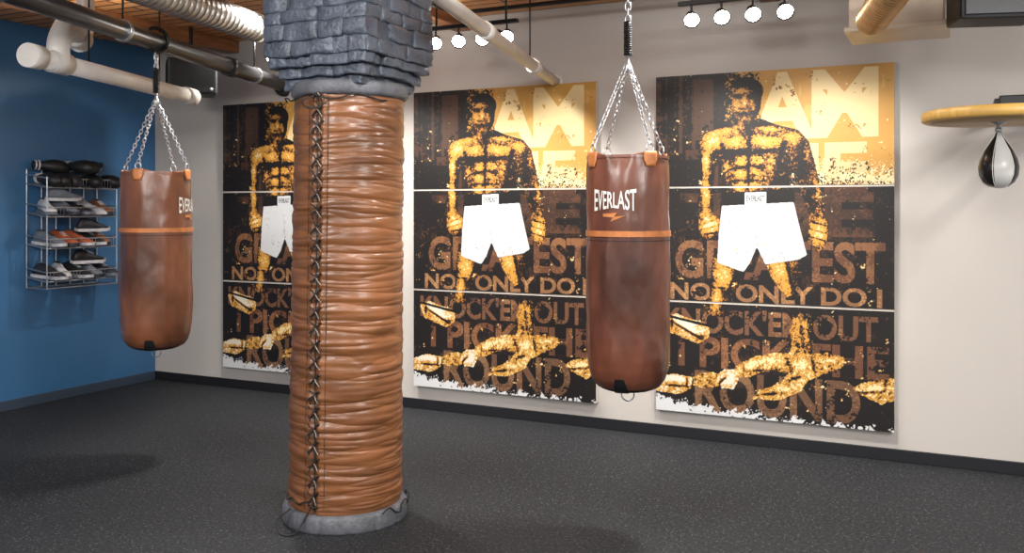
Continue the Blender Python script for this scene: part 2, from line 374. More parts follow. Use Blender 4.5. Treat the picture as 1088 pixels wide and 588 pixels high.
M_art = bpy.data.materials.new('printed_canvas'); M_art.use_nodes = True
nt = M_art.node_tree; bb = nt.nodes['Principled BSDF']; bb.inputs['Roughness'].default_value = 0.5
at = nt.nodes.new('ShaderNodeAttribute'); at.attribute_name = 'ink'; nt.links.new(at.outputs['Color'], bb.inputs['Base Color'])
M_edge = mat('canvas_edge', (206, 198, 188), 0.5)
def art_mesh(name, za, zb):
    j0 = int(round((za-Z0)/S)); j1 = min(NY, int(round((zb-Z0)/S)))
    a = art[j0:j1]
    ny, nx = a.shape[:2]
    xs = np.linspace(0, W, nx); zs = np.linspace(za, zb, ny)
    X, Z = np.meshgrid(xs, zs)
    me = bpy.data.meshes.new(name)
    co = np.stack([X.ravel(), np.full(X.size, -0.0505), Z.ravel()], 1).astype(np.float32)
    idx = np.arange(nx*ny).reshape(ny, nx)
    q = np.stack([idx[:-1, :-1].ravel(), idx[:-1, 1:].ravel(), idx[1:, 1:].ravel(), idx[1:, :-1].ravel()], 1).astype(np.int32)
    me.vertices.add(len(co)); me.vertices.foreach_set('co', co.ravel())
    me.loops.add(q.size); me.loops.foreach_set('vertex_index', q.ravel())
    me.polygons.add(len(q)); me.polygons.foreach_set('loop_start', (np.arange(len(q))*4).astype(np.int32))
    try: me.polygons.foreach_set('loop_total', np.full(len(q), 4, np.int32))
    except Exception: pass
    me.update(calc_edges=True)
    ca = me.color_attributes.new('ink', 'FLOAT_COLOR', 'POINT')
    rgba = np.ones((nx*ny, 4), np.float32); rgba[:, :3] = a.reshape(-1, 3)
    ca.data.foreach_set('color', rgba.ravel())
    me.materials.append(M_art)
    return me
rows = [('print_lower', Z0, 0.893), ('print_middle', 0.905, 1.633), ('print_upper', 1.645, Z1)]
art_meshes = [(n, a, b_, art_mesh(n, a, b_)) for n, a, b_ in rows]
for x0 in (0.83, 2.70, 4.57):
    e = empty('boxing_poster', (x0, 0, 0))
    for n, a, b_, me in art_meshes:
        box('canvas_'+n[6:], (0, -0.05, a), (W, -0.001, b_), M_edge, e)
        link(bpy.data.objects.new(n, me), e)
    box('joint_rail', (0.0, -0.046, 0.890), (W, -0.002, 0.908), M_edge, e)
    box('joint_rail', (0.0, -0.046, 1.630), (W, -0.002, 1.648), M_edge, e)

# ------------------------------------------------------------------ leather wrapped column
col = empty('leather_wrapped_column', (3.655, -2.204, 0))
SEAM = math.radians(-86)
def adiff(a, b): return (a-b+math.pi) % (2*math.pi)-math.pi
def lean(z): return 0.010*z
def wrapdisp(r, z, a):
    c, s = math.cos(a), math.sin(a)
    d = abs(adiff(a, SEAM))
    near = math.exp(-d*1.6)
    zz = z + 0.010*noise.noise(Vector((c*1.1+4, s*1.1, z*2.0)))
    # thin, nearly level gathers: smooth billows separated by tight creases
    n1 = noise.noise(Vector((c*0.55, s*0.55, zz*17)))
    n2 = noise.noise(Vector((c*0.9+9, s*0.9, zz*30)))
    n3 = noise.noise(Vector((c*1.5+3, s*1.5, zz*52)))
    bil = lambda n_: math.sqrt(abs(n_)+0.004)
    rr = r + 0.0105*bil(n1)*(1+0.5*near) + 0.0075*bil(n2) + (0.0016+0.002*near)*n3 - 0.006
    rr += 0.003*noise.noise(Vector((c*2, s*2, z*3+7)))
    rr -= 0.018*math.exp(-(d/0.035)**2)
    rr += 0.007*math.exp(-((d-0.10)/0.05)**2)
    return rr, z
prof = []
n = 640
for i in range(n+1):
    z = 0.075+(2.065-0.075)*i/n
    r = 0.271-0.010*(z/2.0)
    if i < 6: r -= 0.006*(6-i)/6
    if i > n-6: r -= 0.02*(i-n+6)/6
    prof.append((r, z))
wr = lathe('leather_sleeve', prof, 150, M_wrap, col, disp=wrapdisp)
for v in wr.data.vertices: v.co.x += lean(v.co.z)*0.9; v.co.y += lean(v.co.z)*0.44
def onwrap(a, z, off=0.004):
    r, _ = wrapdisp(0.271-0.010*(z/2.0), z, a); r = max(r, 0.270)+off
    return (r*math.cos(a)+lean(z)*0.9, r*math.sin(a)+lean(z)*0.44, z)
dark = []; pale = []
z = 0.14
while z < 2.02:
    w = 0.105
    for sgn in (1, -1):
        pts = [onwrap(SEAM+sgn*w*(t-0.5)*2, z+0.05*t+0.006*random.uniform(-1, 1), 0.006) for t in (0, .25, .5, .75, 1)]
        (dark if sgn > 0 else pale).append(pts)
        dark.append([(p[0]*1.002, p[1]*1.002, p[2]+0.003) for p in pts])
    pale.append([onwrap(SEAM+0.01, z+0.025, .01), onwrap(SEAM+0.06, z+0.012, .016), onwrap(SEAM+0.09+random.uniform(-.03, .03), z-0.008, .008)])
    dark.append([onwrap(SEAM-0.01, z+0.025, .01), onwrap(SEAM-0.05, z+0.008, .016), onwrap(SEAM-0.07, z-0.014, .008)])
    z += 0.078
dark.append([onwrap(SEAM+0.006*math.sin(i*1.7), 0.10+i*0.02, 0.000) for i in range(97)])
curve('lacing_dark', dark, 0.0034, M_cord, col)
curve('lacing_pale', pale, 0.0023, M_cordw, col)
curve('hem_stitch', [[onwrap(SEAM+s*0.19, 0.10+i*0.02, 0.0) for i in range(97)] for s in (-1, 1)], 0.0014, M_cord, col)
def ringdisp(r, z, a):
    k = abs(((a*14/(2*math.pi)) % 1)-0.5)*2
    return r-(0.006 if k > 0.95 else 0)+0.003*noise.noise(Vector((math.cos(a)*5, math.sin(a)*5, z*30))), z
lathe('base_ring', [(0.25, 0.0), (0.297, 0.0), (0.300, 0.01), (0.299, 0.065), (0.290, 0.08), (0.24, 0.085)], 168, M_stone, col, disp=ringdisp)
lathe('top_collar', [(0.22, 2.03), (0.268, 2.03), (0.282, 2.045), (0.284, 2.085), (0.27, 2.10), (0.2, 2.11)], 96, M_stone, col, disp=lambda r, z, a: (r+0.004*noise.noise(Vector((math.cos(a)*4, math.sin(a)*4, z*20))), z), loc=(0.02, 0.01, 0))
def circ(r, z, a0, a1, n=14, dz=0.0, j=0.0):
    return [((r+j*math.sin(i*2.1))*math.cos(math.radians(a0+(a1-a0)*i/n)), (r+j*math.sin(i*2.1))*math.sin(math.radians(a0+(a1-a0)*i/n)), z+dz*math.sin(i*1.3)) for i in range(n+1)]
curve('tie_cable', [circ(0.305, 0.075, -20, 60, j=.006, dz=.02)+[(0.16, 0.30, 0.02)],
                    circ(0.286, 0.13, -140, -80, dz=.01, j=.004), [(-0.10, -0.29, 0.10), (-0.14, -0.34, 0.05), (-0.10, -0.37, 0.012), (-0.03, -0.35, 0.012), (-0.01, -0.31, 0.06), (0.02, -0.275, 0.14)],
                    circ(0.282, 2.02, -150, -10, dz=.012, j=.005), [(0.03, -0.285, 2.02), (0.0, -0.33, 1.99), (0.05, -0.33, 1.96), (0.09, -0.27, 1.99)]], 0.004, M_cord, col, bez=True)
V = []; F = []
def add_brick(cx, cy, cz, sx, sy, sz, seed):
    bm = bmesh.new(); bmesh.ops.create_cube(bm, size=1)
    for v in bm.verts: v.co = Vector((v.co.x*sx, v.co.y*sy, v.co.z*sz))
    bmesh.ops.bevel(bm, geom=list(bm.edges), offset=0.004, segments=1, affect='EDGES')
    bmesh.ops.subdivide_edges(bm, edges=[e for e in bm.edges if e.calc_length() > 0.03], cuts=4, use_grid_fill=True)
    base = len(V); bm.verts.index_update()
    rz = random.uniform(-0.03, 0.03)
    for v in bm.verts:
        q = Matrix.Rotation(rz, 3, 'Z') @ v.co
        p = q+Vector((cx, cy, cz))
        d = noise.noise_vector(p*12)*0.011+noise.noise_vector(p*38)*0.007+noise.noise_vector(p*90)*0.003
        V.append(p+d)
    for f in bm.faces: F.append(tuple(base+v.index for v in f.verts))
    bm.free()
zc = 2.07; k = 0
halves = [0.225, 0.252, 0.276]
while zc < CH-0.01:
    h = 0.048 if k < 3 else random.choice((0.062, 0.072, 0.082))
    h = min(h, CH-zc)
    hs = halves[k] if k < 3 else 0.290
    for side in range(4):
        ang = side*math.pi/2
        cuts = [-hs]; xx = -hs+random.uniform(0.09, 0.22)
        while xx < hs-0.08: cuts.append(xx); xx += random.uniform(0.14, 0.25)
        cuts.append(hs)
        for a_, b_ in zip(cuts[:-1], cuts[1:]):
            cx = (a_+b_)/2; cy = -(hs-0.05)+random.uniform(-.010, .010)
            c, s = math.cos(ang), math.sin(ang)
            px, py = c*cx-s*cy, s*cx+c*cy
            sx, sy = (b_-a_-0.002), 0.10
            if side % 2: sx, sy = sy, sx
            add_brick(px, py, zc+h/2, sx, sy, h-0.002, k)
    zc += h; k += 1
bricks = mesh_obj('brick_shaft', V, F, M_brick, col, smooth=True); bricks.location = (0.025, 0.012, 0)
box('mortar_core', (-0.256, -0.268, 2.215), (0.306, 0.283, CH-0.001), M_brick, col)
box('mortar_core_corbel', (-0.19, -0.20, 2.08), (0.24, 0.22, 2.22), M_brick, col)

# ------------------------------------------------------------------ heavy bags
def heavy_bag(loc, r, H, top_anchor, leather, logo_ang, patch_ang0, swivel_h=0.42, hook='ceiling'):
    e = empty('punching_bag', loc)
    prof0 = [(0.0, -0.035), (0.6, -0.035), (0.93, -0.03), (0.955, 0.0), (0.975, -0.004), (0.975, -0.03), (0.985, -0.12), (0.99, -0.25), (1.0, -0.30), (1.0, -0.34), (1.005, -0.6), (1.0, -0.8), (0.985, -0.90), (0.95, -0.955), (0.88, -1.0), (0.76, -1.03), (0.55, -1.045), (0.0, -1.05)]
    prof = []
    for (ra, za), (rb, zb) in zip(prof0[:-1], prof0[1:]):
        L_ = math.hypot((rb-ra)*r, zb-za); k = max(1, int(L_/0.012))
        for i in range(k): t = i/k; prof.append((max(0.0005, (ra+(rb-ra)*t)*r), (za+(zb-za)*t)*H/1.05))
    prof.append((0.0005, -H))
    sd = loc[0]
    def dd(rr, z, a):
        f = rr/r
        c, s = math.cos(a), math.sin(a)
        w = 0.012*math.exp(z/0.06)*math.cos(4*(a-patch_ang0)) if f > 0.9 else 0
        q = rr+0.008*f*noise.noise(Vector((c*1.6+sd, s*1.6, z*4)))+0.005*f*noise.noise(Vector((c*3.5, s*3.5, z*7+sd)))+0.0015*f*noise.noise(Vector((c*9, s*9, z*20+sd)))
        q -= 0.007*f*math.exp(z/0.15)*(1-math.cos(4*(a-patch_ang0)))*0.5
        return q, z+w
    lathe('leather_body', prof, 96, leather, e, disp=dd, caps=False)
    def skin(a, z, off):
        return dd(r*(0.98+0.02*min(1, -z/0.25)), z, a)[0]+off
    def band(name, zt, zb, off, m):
        V, F = [], []
        for i, (z, o) in enumerate(((zt, 0), (zt, off), (zb, off), (zb, 0))):
            for k in range(96):
                a = 2*math.pi*k/96; q = skin(a, z, 0.0)+o
                V.append((q*math.cos(a), q*math.sin(a), z))
        for i in range(3):
            for k in range(96): F.append((i*96+k, i*96+(k+1) % 96, (i+1)*96+(k+1) % 96, (i+1)*96+k))
        return mesh_obj(name, V, F, m, e, smooth=False)
    band('tan_strap', -0.331, -0.356, 0.005, M_tan)
    band('strap_seam', -0.372, -0.375, 0.002, M_cord)
    band('rim_binding', -0.002, -0.014, 0.004, leather)
    sa = cam_ang(loc[0], loc[1])+math.radians(100)
    curve('side_seam', [[(skin(a, z, 0.0)*math.cos(a), skin(a, z, 0.0)*math.sin(a), z) for z in [-0.02-0.02*i for i in range(int((H-0.16)/0.02))]] for a in (sa, sa+math.pi)], 0.002, leather, e)
    CV, CF = [], []; rings = []
    for i in range(4):
        a = patch_ang0+i*math.pi/2
        V = []; F = []
        nw, nh = 6, 5; hw = 0.033/r
        for jj in range(nh+1):
            for ii in range(nw+1):
                u = ii/nw*2-1
                aa = a+hw*u*(1 if jj > 1 else 0.75); z = -0.058+0.065*jj/nh
                q = skin(aa, min(z, 0), 0.007); V.append((q*math.cos(aa), q*math.sin(aa), z+0.006))
        for jj in range(nh):
            for ii in range(nw): q = jj*(nw+1)+ii; F.append((q, q+1, q+nw+2, q+nw+1))
        t = mesh_obj('chain_tab', V, F, M_tan, e, smooth=True)
        sm = t.modifiers.new('thick', 'SOLIDIFY'); sm.thickness = 0.005
        ca, sa_ = math.cos(a), math.sin(a)
        rings.append([((r*0.965)*ca - sa_*0.018*math.cos(u), (r*0.965)*sa_ + ca*0.018*math.cos(u), 0.028+0.020*math.sin(u)) for u in [2*math.pi*q/12 for q in range(12)]])
        chain_geo(((r*0.955)*ca, (r*0.955)*sa_, 0.045), (0.012*ca, 0.012*sa_, swivel_h), CV, CF)
    curve('d_rings', rings, 0.004, M_steel, e, cyclic=True)
    lathe('swivel', [(0.004, swivel_h-0.03), (0.016, swivel_h-0.02), (0.016, swivel_h+0.01), (0.008, swivel_h+0.02), (0.008, swivel_h+0.05), (0.004, swivel_h+0.055)], 16, M_steel, e)
    s0 = swivel_h+0.05; s1 = s0+0.15
    sp = [(0.017*math.cos(i*0.55), 0.017*math.sin(i*0.55), s0+(s1-s0)*i/170) for i in range(171)]
    curve('spring', [sp], 0.0033, M_black, e)
    rod('spring_core', (0, 0, s0), (0, 0, s1), 0.010, M_black, e)
    chain_geo((0, 0, s1-0.005), (0, 0, top_anchor-loc[2]), CV, CF, 0.04, 0.012, 0.0034)
    mesh_obj('chains', CV, CF, M_steel, e, smooth=True)
    ta = top_anchor-loc[2]
    if hook == 'ceiling':
        lathe('ceiling_mount', [(0.055, ta+0.0), (0.055, ta-0.008), (0.02, ta-0.014), (0.016, ta-0.04), (0.004, ta-0.045)], 24, M_black, e)
    else:
        c = [(0.0, 0.072*math.cos(u), ta+0.062+0.072*math.sin(u)) for u in [2*math.pi*q/24 for q in range(24)]]
        ob = curve('pipe_clamp', [c], 0.012, M_black, e, cyclic=True); ob.rotation_euler = (0, 0, math.radians(72+90))
    ob = curve('bottom_ring', [[(0.028*math.cos(u), 0, -H-0.026+0.028*math.sin(u)) for u in [2*math.pi*q/16 for q in range(16)]]], 0.003, M_steel, e, cyclic=True)
    ob.rotation_euler = (0, 0, 0.4)
    V, F = [], []
    pr = [(0.0005, -1.0535), (0.3, -1.0525), (0.55, -1.0485), (0.66, -1.041)]
    for (f, z) in pr:
        for k in range(40): a = 2*math.pi*k/40; V.append((f*r*math.cos(a), f*r*math.sin(a), z*H/1.05))
    for i in range(3):
        for k in range(40): F.append((i*40+k, i*40+(k+1) % 40, (i+1)*40+(k+1) % 40, (i+1)*40+k))
    mesh_obj('bottom_patch', V, F, M_blackp, e, smooth=True)
    V, F = [], []; ta_ = cam_ang(loc[0], loc[1])-math.radians(12)
    for jj, (f, z) in enumerate([(0.66, -1.0435), (0.78, -1.030), (0.88, -1.004), (0.93, -0.975)]):
        for ii in range(7):
            a = ta_+(ii/6-0.5)*(0.50-0.09*jj); V.append(((f*r+.004)*math.cos(a), (f*r+.004)*math.sin(a), z*H/1.05-.003))
    for jj in range(3):
        for ii in range(6): q = jj*7+ii; F.append((q, q+1, q+8, q+7))
    mesh_obj('bottom_tab', V, F, M_blackp, e, smooth=True)
    def wrap_text(txt, width, z0, z1, ac, m, name, bold=0.02):
        V2, T = text_mesh(txt, bold); mn = V2.min(0); mxx = V2.max(0); U = (V2-mn)/(mxx-mn)
        vs = []
        for u, v in U:
            a = ac+(u-0.5)*width/r; z = z0+v*(z1-z0)
            z = z0+(z1-z0)*0.5+(z-(z0+z1)*0.5)*(0.8+0.35*abs(2*u-1))
            q = skin(a, z, 0.0035); vs.append((q*math.cos(a), q*math.sin(a), z))
        return mesh_obj(name, vs, T, m, e)
    wrap_text('EVERLAST', 0.20, -0.240, -0.155, logo_ang, M_white, 'wordmark', 0.015)
    pts = [(-0.05, -0.25), (0.02, -0.246), (0.006, -0.262), (0.055, -0.258), (-0.012, -0.285), (0.0, -0.266), (-0.05, -0.262)]
    vs = []
    for x, z in pts:
        a = logo_ang+x/r; q = skin(a, z, 0.004); vs.append((q*math.cos(a), q*math.sin(a), z-0.006))
    mesh_obj('emblem', vs, [tuple(range(len(vs)))], M_tan, e)
    return e
def cam_ang(x, y): return math.atan2(-5.895-y, 6.356-x)
a2 = cam_ang(5.03, -1.981); a1 = cam_ang(2.058, -1.901)
heavy_bag((2.058, -1.901, 1.719), 0.203, 1.05, 2.445, M_leather, a1+math.radians(66), a1-math.radians(30), hook='pipe')
heavy_bag((5.03, -1.981, 1.735), 0.185, 1.04, CH, M_leather2, a2-math.radians(20), a2+math.radians(32), swivel_h=0.40)

# ------------------------------------------------------------------ pipes and ducts
e = empty('steel_pipe')
A = Vector((3.2, -5.55, 2.5)); B = Vector((1.44, -0.0, 2.5))
rod('pipe_run', A, B, 0.055, M_pipe_black, e, 28)
for t in (0.42, 0.83):
    c = A.lerp(B, t); d = (B-A).normalized()
    rod('coupling', c-d*0.05, c+d*0.05, 0.068, M_pipe_black, e, 28)
for t in (0.3, 0.6, 0.9):
    c = A.lerp(B, t); rod('hanger', c, (c.x, c.y, CH), 0.006, M_black, e, 8)
    lathe('hanger_band', [(0.058, -0.012), (0.063, -0.012), (0.063, 0.012), (0.058, 0.012)], 28, M_steel, e, loc=c, direction=B-A)
lathe('wall_flange', [(0.056, 0), (0.09, 0.0), (0.09, 0.012), (0.056, 0.02)], 28, M_pipe_black, e, loc=B, direction=A-B)

e = empty('drain_pipe')
A = Vector((1.433, -1.004, 2.30)); B = Vector((2.01, -2.70, 2.30))
rod('pipe_run', A, B, 0.050, M_pvc, e, 28)
d = (B-A).normalized()
rod('end_cap', A-d*0.03, A+d*0.09, 0.060, M_pvc, e, 28)
rod('elbow_cap', B-d*0.09, B+d*0.01, 0.064, M_pvc, e, 28)
rod('tee_hub', A.lerp(B, 0.82), A.lerp(B, 0.90), 0.062, M_pvc, e, 28)
c = A.lerp(B, 0.86)
curve('elbow', [[tuple(c), tuple(c+Vector((0, 0, 0.10))), tuple(c+Vector((-0.02, 0.05, 0.19))), tuple(c+Vector((-0.12, 0.16, 0.24))), tuple(c+Vector((-0.26, 0.33, 0.22)))]], 0.062, M_pvc, e, bez=True, res=16)
rod('elbow_hub', c+Vector((-0.22, 0.28, 0.225)), c+Vector((-0.30, 0.38, 0.21)), 0.074, M_pvc, e, 28)
curve('riser', [[tuple(c+Vector((-0.27, 0.34, 0.22))), tuple(c+Vector((-0.33, 0.42, 0.24))), tuple(c+Vector((-0.36, 0.46, 0.32))), tuple(c+Vector((-0.36, 0.46, CH-2.30)))]], 0.055, M_pvc, e, bez=True, res=12)
for t in (0.25, 0.7):
    q = A.lerp(B, t); rod('hanger', q, (q.x, q.y, CH), 0.005, M_black, e, 8)

e = empty('spiral_air_duct')
rod('duct_run', (2.215, -1.20, 2.69), (2.84, -4.7, 2.69), 0.090, M_duct, e, 40, ribs=0.005, pitch=0.05)
lathe('end_cap', [(0.001, 0.0), (0.097, 0.0), (0.097, 0.04), (0.091, 0.045)], 40, M_duct, e, loc=(2.215, -1.20, 2.69), direction=(0.625, -3.5, 0))
for t in (0.15, 0.6, 0.9):
    rod('strap', (2.215+.625*t, -1.2-3.5*t, 2.69), (2.215+.625*t, -1.2-3.5*t, CH-0.001), 0.006, M_black, e, 8)

e = empty('sprinkler_pipe')
A = Vector((3.83, 0, 2.385)); B = Vector((5.0, -5.2, 2.385))
rod('pipe_run', A, B, 0.035, M_pvc, e, 24)
rod('coupling', A.lerp(B, 0.12), A.lerp(B, 0.145), 0.044, M_pvc, e, 24)
rod('coupling', A.lerp(B, 0.34), A.lerp(B, 0.362), 0.044, M_pvc, e, 24)
lathe('wall_flange', [(0.036, 0), (0.06, 0.0), (0.06, 0.01), (0.036, 0.016)], 24, M_pvc, e, loc=A, direction=B-A)
q = A.lerp(B, .16); rod('hanger', q, (q.x, q.y, CH), 0.005, M_black, e, 8)
q = A.lerp(B, .7); rod('hanger', q, (q.x, q.y, CH), 0.005, M_black, e, 8)

e = empty('electrical_conduit')
curve('conduit_runs', [[(0.02, -3.0, 2.80), (4.2, -2.4, 2.80), (9.0, -1.9, 2.80)], [(3.3, -0.5, 2.82), (9.0, -0.5, 2.82)], [(3.45, -0.01, 2.75), (3.5, -3.0, 2.75)]], 0.013, M_black, e)

e = empty('air_duct_terminal')
box('plenum', (5.86, -0.98, 2.40), (6.30, -0.62, CH), M_beige, e, bevel=0.008)
box('plenum_flange', (5.84, -1.0, 2.39), (6.32, -0.60, 2.415), M_beige, e, bevel=0.004)
rod('duct_run', (5.97, -0.99, 2.44), (6.25, -2.3, 2.44), 0.075, M_copper, e, 36, ribs=0.004, pitch=0.045)
rod('duct_hanger', (6.14, -1.8, 2.44), (6.14, -1.8, CH), 0.006, M_black, e, 8)

def speaker(loc, rotz, w, d, h, tilt=0.0):
    e = empty('wall_speaker', loc, rotz)
    box('cabinet', (-w/2, -d/2, -h/2), (w/2, d/2, h/2), M_blackp, e, bevel=0.015)
    box('grille', (-w/2+0.015, -d/2-0.008, -h/2+0.015), (w/2-0.015, -d/2+0.002, h/2-0.015), M_black, e, bevel=0.004)
    lathe('badge', [(0.001, 0), (0.014, 0), (0.014, 0.004), (0.001, 0.004)], 16, M_steel, e, loc=(w/2-0.05, -d/2-0.008, -h/2+0.04), direction=(0, -1, 0))
    return e
s = speaker((1.09, -0.66, 2.50), math.radians(50), 0.36, 0.24, 0.27)
curve('bracket', [[(0, 0.05, 0.10), (0, 0.05, CH-2.50)]], 0.014, M_black, s)
s = speaker((6.50, -1.20, 2.47), math.radians(16), 0.34, 0.24, 0.25)
curve('bracket', [[(0, 0.0, 0.12), (0, 0.0, CH-2.47)]], 0.016, M_black, s)

# ------------------------------------------------------------------ track lights
def track_light(x, y, s_=1.0):
    e = empty('track_light', (x, y, 0))
    zt = 2.66
    box('track_bar', (-0.33*s_, -0.018, zt-0.012), (0.33*s_, 0.018, zt+0.012), M_black, e, bevel=0.003)
    for sx in (-0.25, 0.25): rod('stem', (sx*s_, 0, zt), (sx*s_, 0, CH), 0.007, M_black, e, 8)
    for i in range(4):
        hx = (-0.255+0.17*i)*s_
        d = Vector((0.30, -0.72, -0.62)).normalized()
        hc = Vector((hx, 0, zt-0.085))
        lathe('lamp_head', [(0.012, -0.05), (0.024, -0.045), (0.034, -0.01), (0.048, 0.030), (0.045, 0.030), (0.034, 0.012)], 24, M_black, e, loc=hc, direction=d, caps=False)
        lathe('lamp_bulb', [(0.001, 0.038), (0.018, 0.036), (0.034, 0.028), (0.042, 0.022), (0.001, 0.006)], 20, M_bulb, e, loc=hc, direction=d)
        curve('yoke', [[(hx, 0, zt), (hx, 0, zt-0.05)]], 0.006, M_black, e)
    return e
def spot(name, loc, tgt, W_, size=70, blend=0.6, rad=0.04, col_=(1, 0.97, 0.92), parent=None):
    l = bpy.data.lights.new(name, 'SPOT'); l.energy = W_; l.spot_size = math.radians(size); l.spot_blend = blend
    l.shadow_soft_size = rad; l.color = col_
    o = bpy.data.objects.new(name, l); scene.collection.objects.link(o); o.location = loc
    o.rotation_euler = (Vector(tgt)-Vector(loc)).to_track_quat('-Z', 'Y').to_euler()
    if parent is not None:
        o.parent = parent; o.matrix_parent_inverse = Matrix.Translation(parent.location).inverted()
    return o
for x, s_ in ((2.22, 0.85), (3.59, 1), (5.26, 1)):
    t = track_light(x, -0.80, s_)
    for dx in (-0.25, 0.25):
        spot('lamp_beam', (x+dx, -0.92, 2.52), (x+dx*1.6, 0.0, 1.1), 80, 90, 0.8, parent=t)

def downlight(x, y, tgt, W_, size, rad=0.07):
    e = empty('ceiling_downlight', (x, y, 0))
    lathe('can', [(0.05, CH-0.05), (0.062, CH-0.05), (0.062, CH), (0.04, CH)], 24, M_black, e, caps=False)
    lathe('lens', [(0.001, CH-0.03), (0.05, CH-0.03), (0.05, CH-0.02)], 20, M_bulb, e)
    spot('beam', (x, y, CH-0.06), tgt, W_, size, 0.8, rad, parent=e)
downlight(5.45, -1.70, (5.2, -2.0, 0), 320, 130, 0.12)
downlight(2.45, -1.35, (2.1, -1.9, 0), 210, 120, 0.12)
downlight(1.75, -0.45, (0.1, -1.2, 0.6), 130, 90)
downlight(4.9, -3.3, (3.8, -2.3, 1.0), 140, 110)  # unseen extra downlight, added to bring out the sleeve's pleats from above
downlight(7.6, -1.6, (7.0, -1.0, 0.6), 130, 120)
# unseen fill spots without fixtures, added to brighten the timber deck
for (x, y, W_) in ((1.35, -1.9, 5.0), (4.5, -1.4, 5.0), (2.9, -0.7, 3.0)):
    l = bpy.data.lights.new('deck_fill_spot', 'SPOT'); l.energy = W_*6; l.spot_size = math.radians(165); l.spot_blend = 1.0; l.shadow_soft_size = 0.12; l.color = (1, 0.93, 0.85)
    o = bpy.data.objects.new('deck_fill_spot', l); scene.collection.objects.link(o); o.location = (x, y, 2.42); o.rotation_euler = (math.pi, 0, 0)

def area(name, loc, tgt, W_, sx, sy, col_=(1, 0.99, 0.97)):
    l = bpy.data.lights.new(name, 'AREA'); l.shape = 'RECTANGLE'; l.size = sx; l.size_y = sy; l.energy = W_; l.color = col_
    o = bpy.data.objects.new(name, l); scene.collection.objects.link(o); o.location = loc
    o.rotation_euler = (Vector(tgt)-Vector(loc)).to_track_quat('-Z', 'Y').to_euler()
    return o
area('room_fill_area', (8.2, -4.2, 2.85), (5.5, -2.5, 0.4), 175, 1.6, 0.8)  # unseen area lights under the ceiling, added as soft room fill
area('room_fill_area', (3.2, -5.6, 2.85), (1.2, -2.5, 0.2), 180, 1.6, 0.8)
area('room_fill_area', (6.2, -6.8, 2.85), (5.0, -3.0, 0.2), 110, 1.6, 0.8)

w = bpy.data.worlds.new('World'); scene.world = w; w.use_nodes = True
w.node_tree.nodes['Background'].inputs[0].default_value = (0.97, 0.98, 1.0, 1); w.node_tree.nodes['Background'].inputs[1].default_value = 0.75

# ------------------------------------------------------------------ shoe rack
rk = empty('shoe_rack', (0.0, -1.25, 0))
RW, RD = 0.63, 0.24
wires = []; thick = []
levels = [1.66, 1.44, 1.20, 0.95]
for x in (0.012, RD):
    for y in (0, RW):
        thick.append([(x, y, 0.90), (x, y, 1.80 if x < 0.1 else 1.74)])
for z_ in levels:
    zf = z_; zb = z_+0.03
    thick += [[(0.012, 0, zb), (RD, 0, zf)], [(0.012, RW, zb), (RD, RW, zf)], [(RD, 0, zf), (RD, RW, zf)], [(0.012, 0, zb), (0.012, RW, zb)], [(RD, 0, zf+0.07), (RD, RW, zf+0.07)], [(0.012, 0, zb+0.07), (RD, 0, zf+0.07)], [(0.012, RW, zb+0.07), (RD, RW, zf+0.07)]]
    for i in range(1, 22):
        y = RW*i/22; wires.append([(0.012, y, zb), (RD, y, zf), (RD, y, zf+0.07)])
thick += [[(0.012, 0, 1.80), (0.012, RW, 1.80)], [(0.012, 0, 0.90), (0.012, RW, 0.90)], [(RD, 0, 0.90), (RD, RW, 0.90)], [(0.012, 0, 0.90), (RD, 0, 0.90)], [(0.012, RW, 0.90), (RD, RW, 0.90)]]
for k in range(1, 5): thick.append([(0.012, RW*k/5, 0.90), (0.012, RW*k/5, 1.80)])
curve('frame', thick, 0.0055, M_steel, rk); curve('wires', wires, 0.0026, M_steel, rk)
shoe_mats = {k: mat('shoe_'+k, c, 0.5, var=0.12, vscale=25) for k, c in dict(black=(24, 24, 27), white=(196, 196, 200), grey=(110, 116, 126), tan=(136, 84, 56), rust=(164, 84, 50), charcoal=(44, 44, 52)).items()}
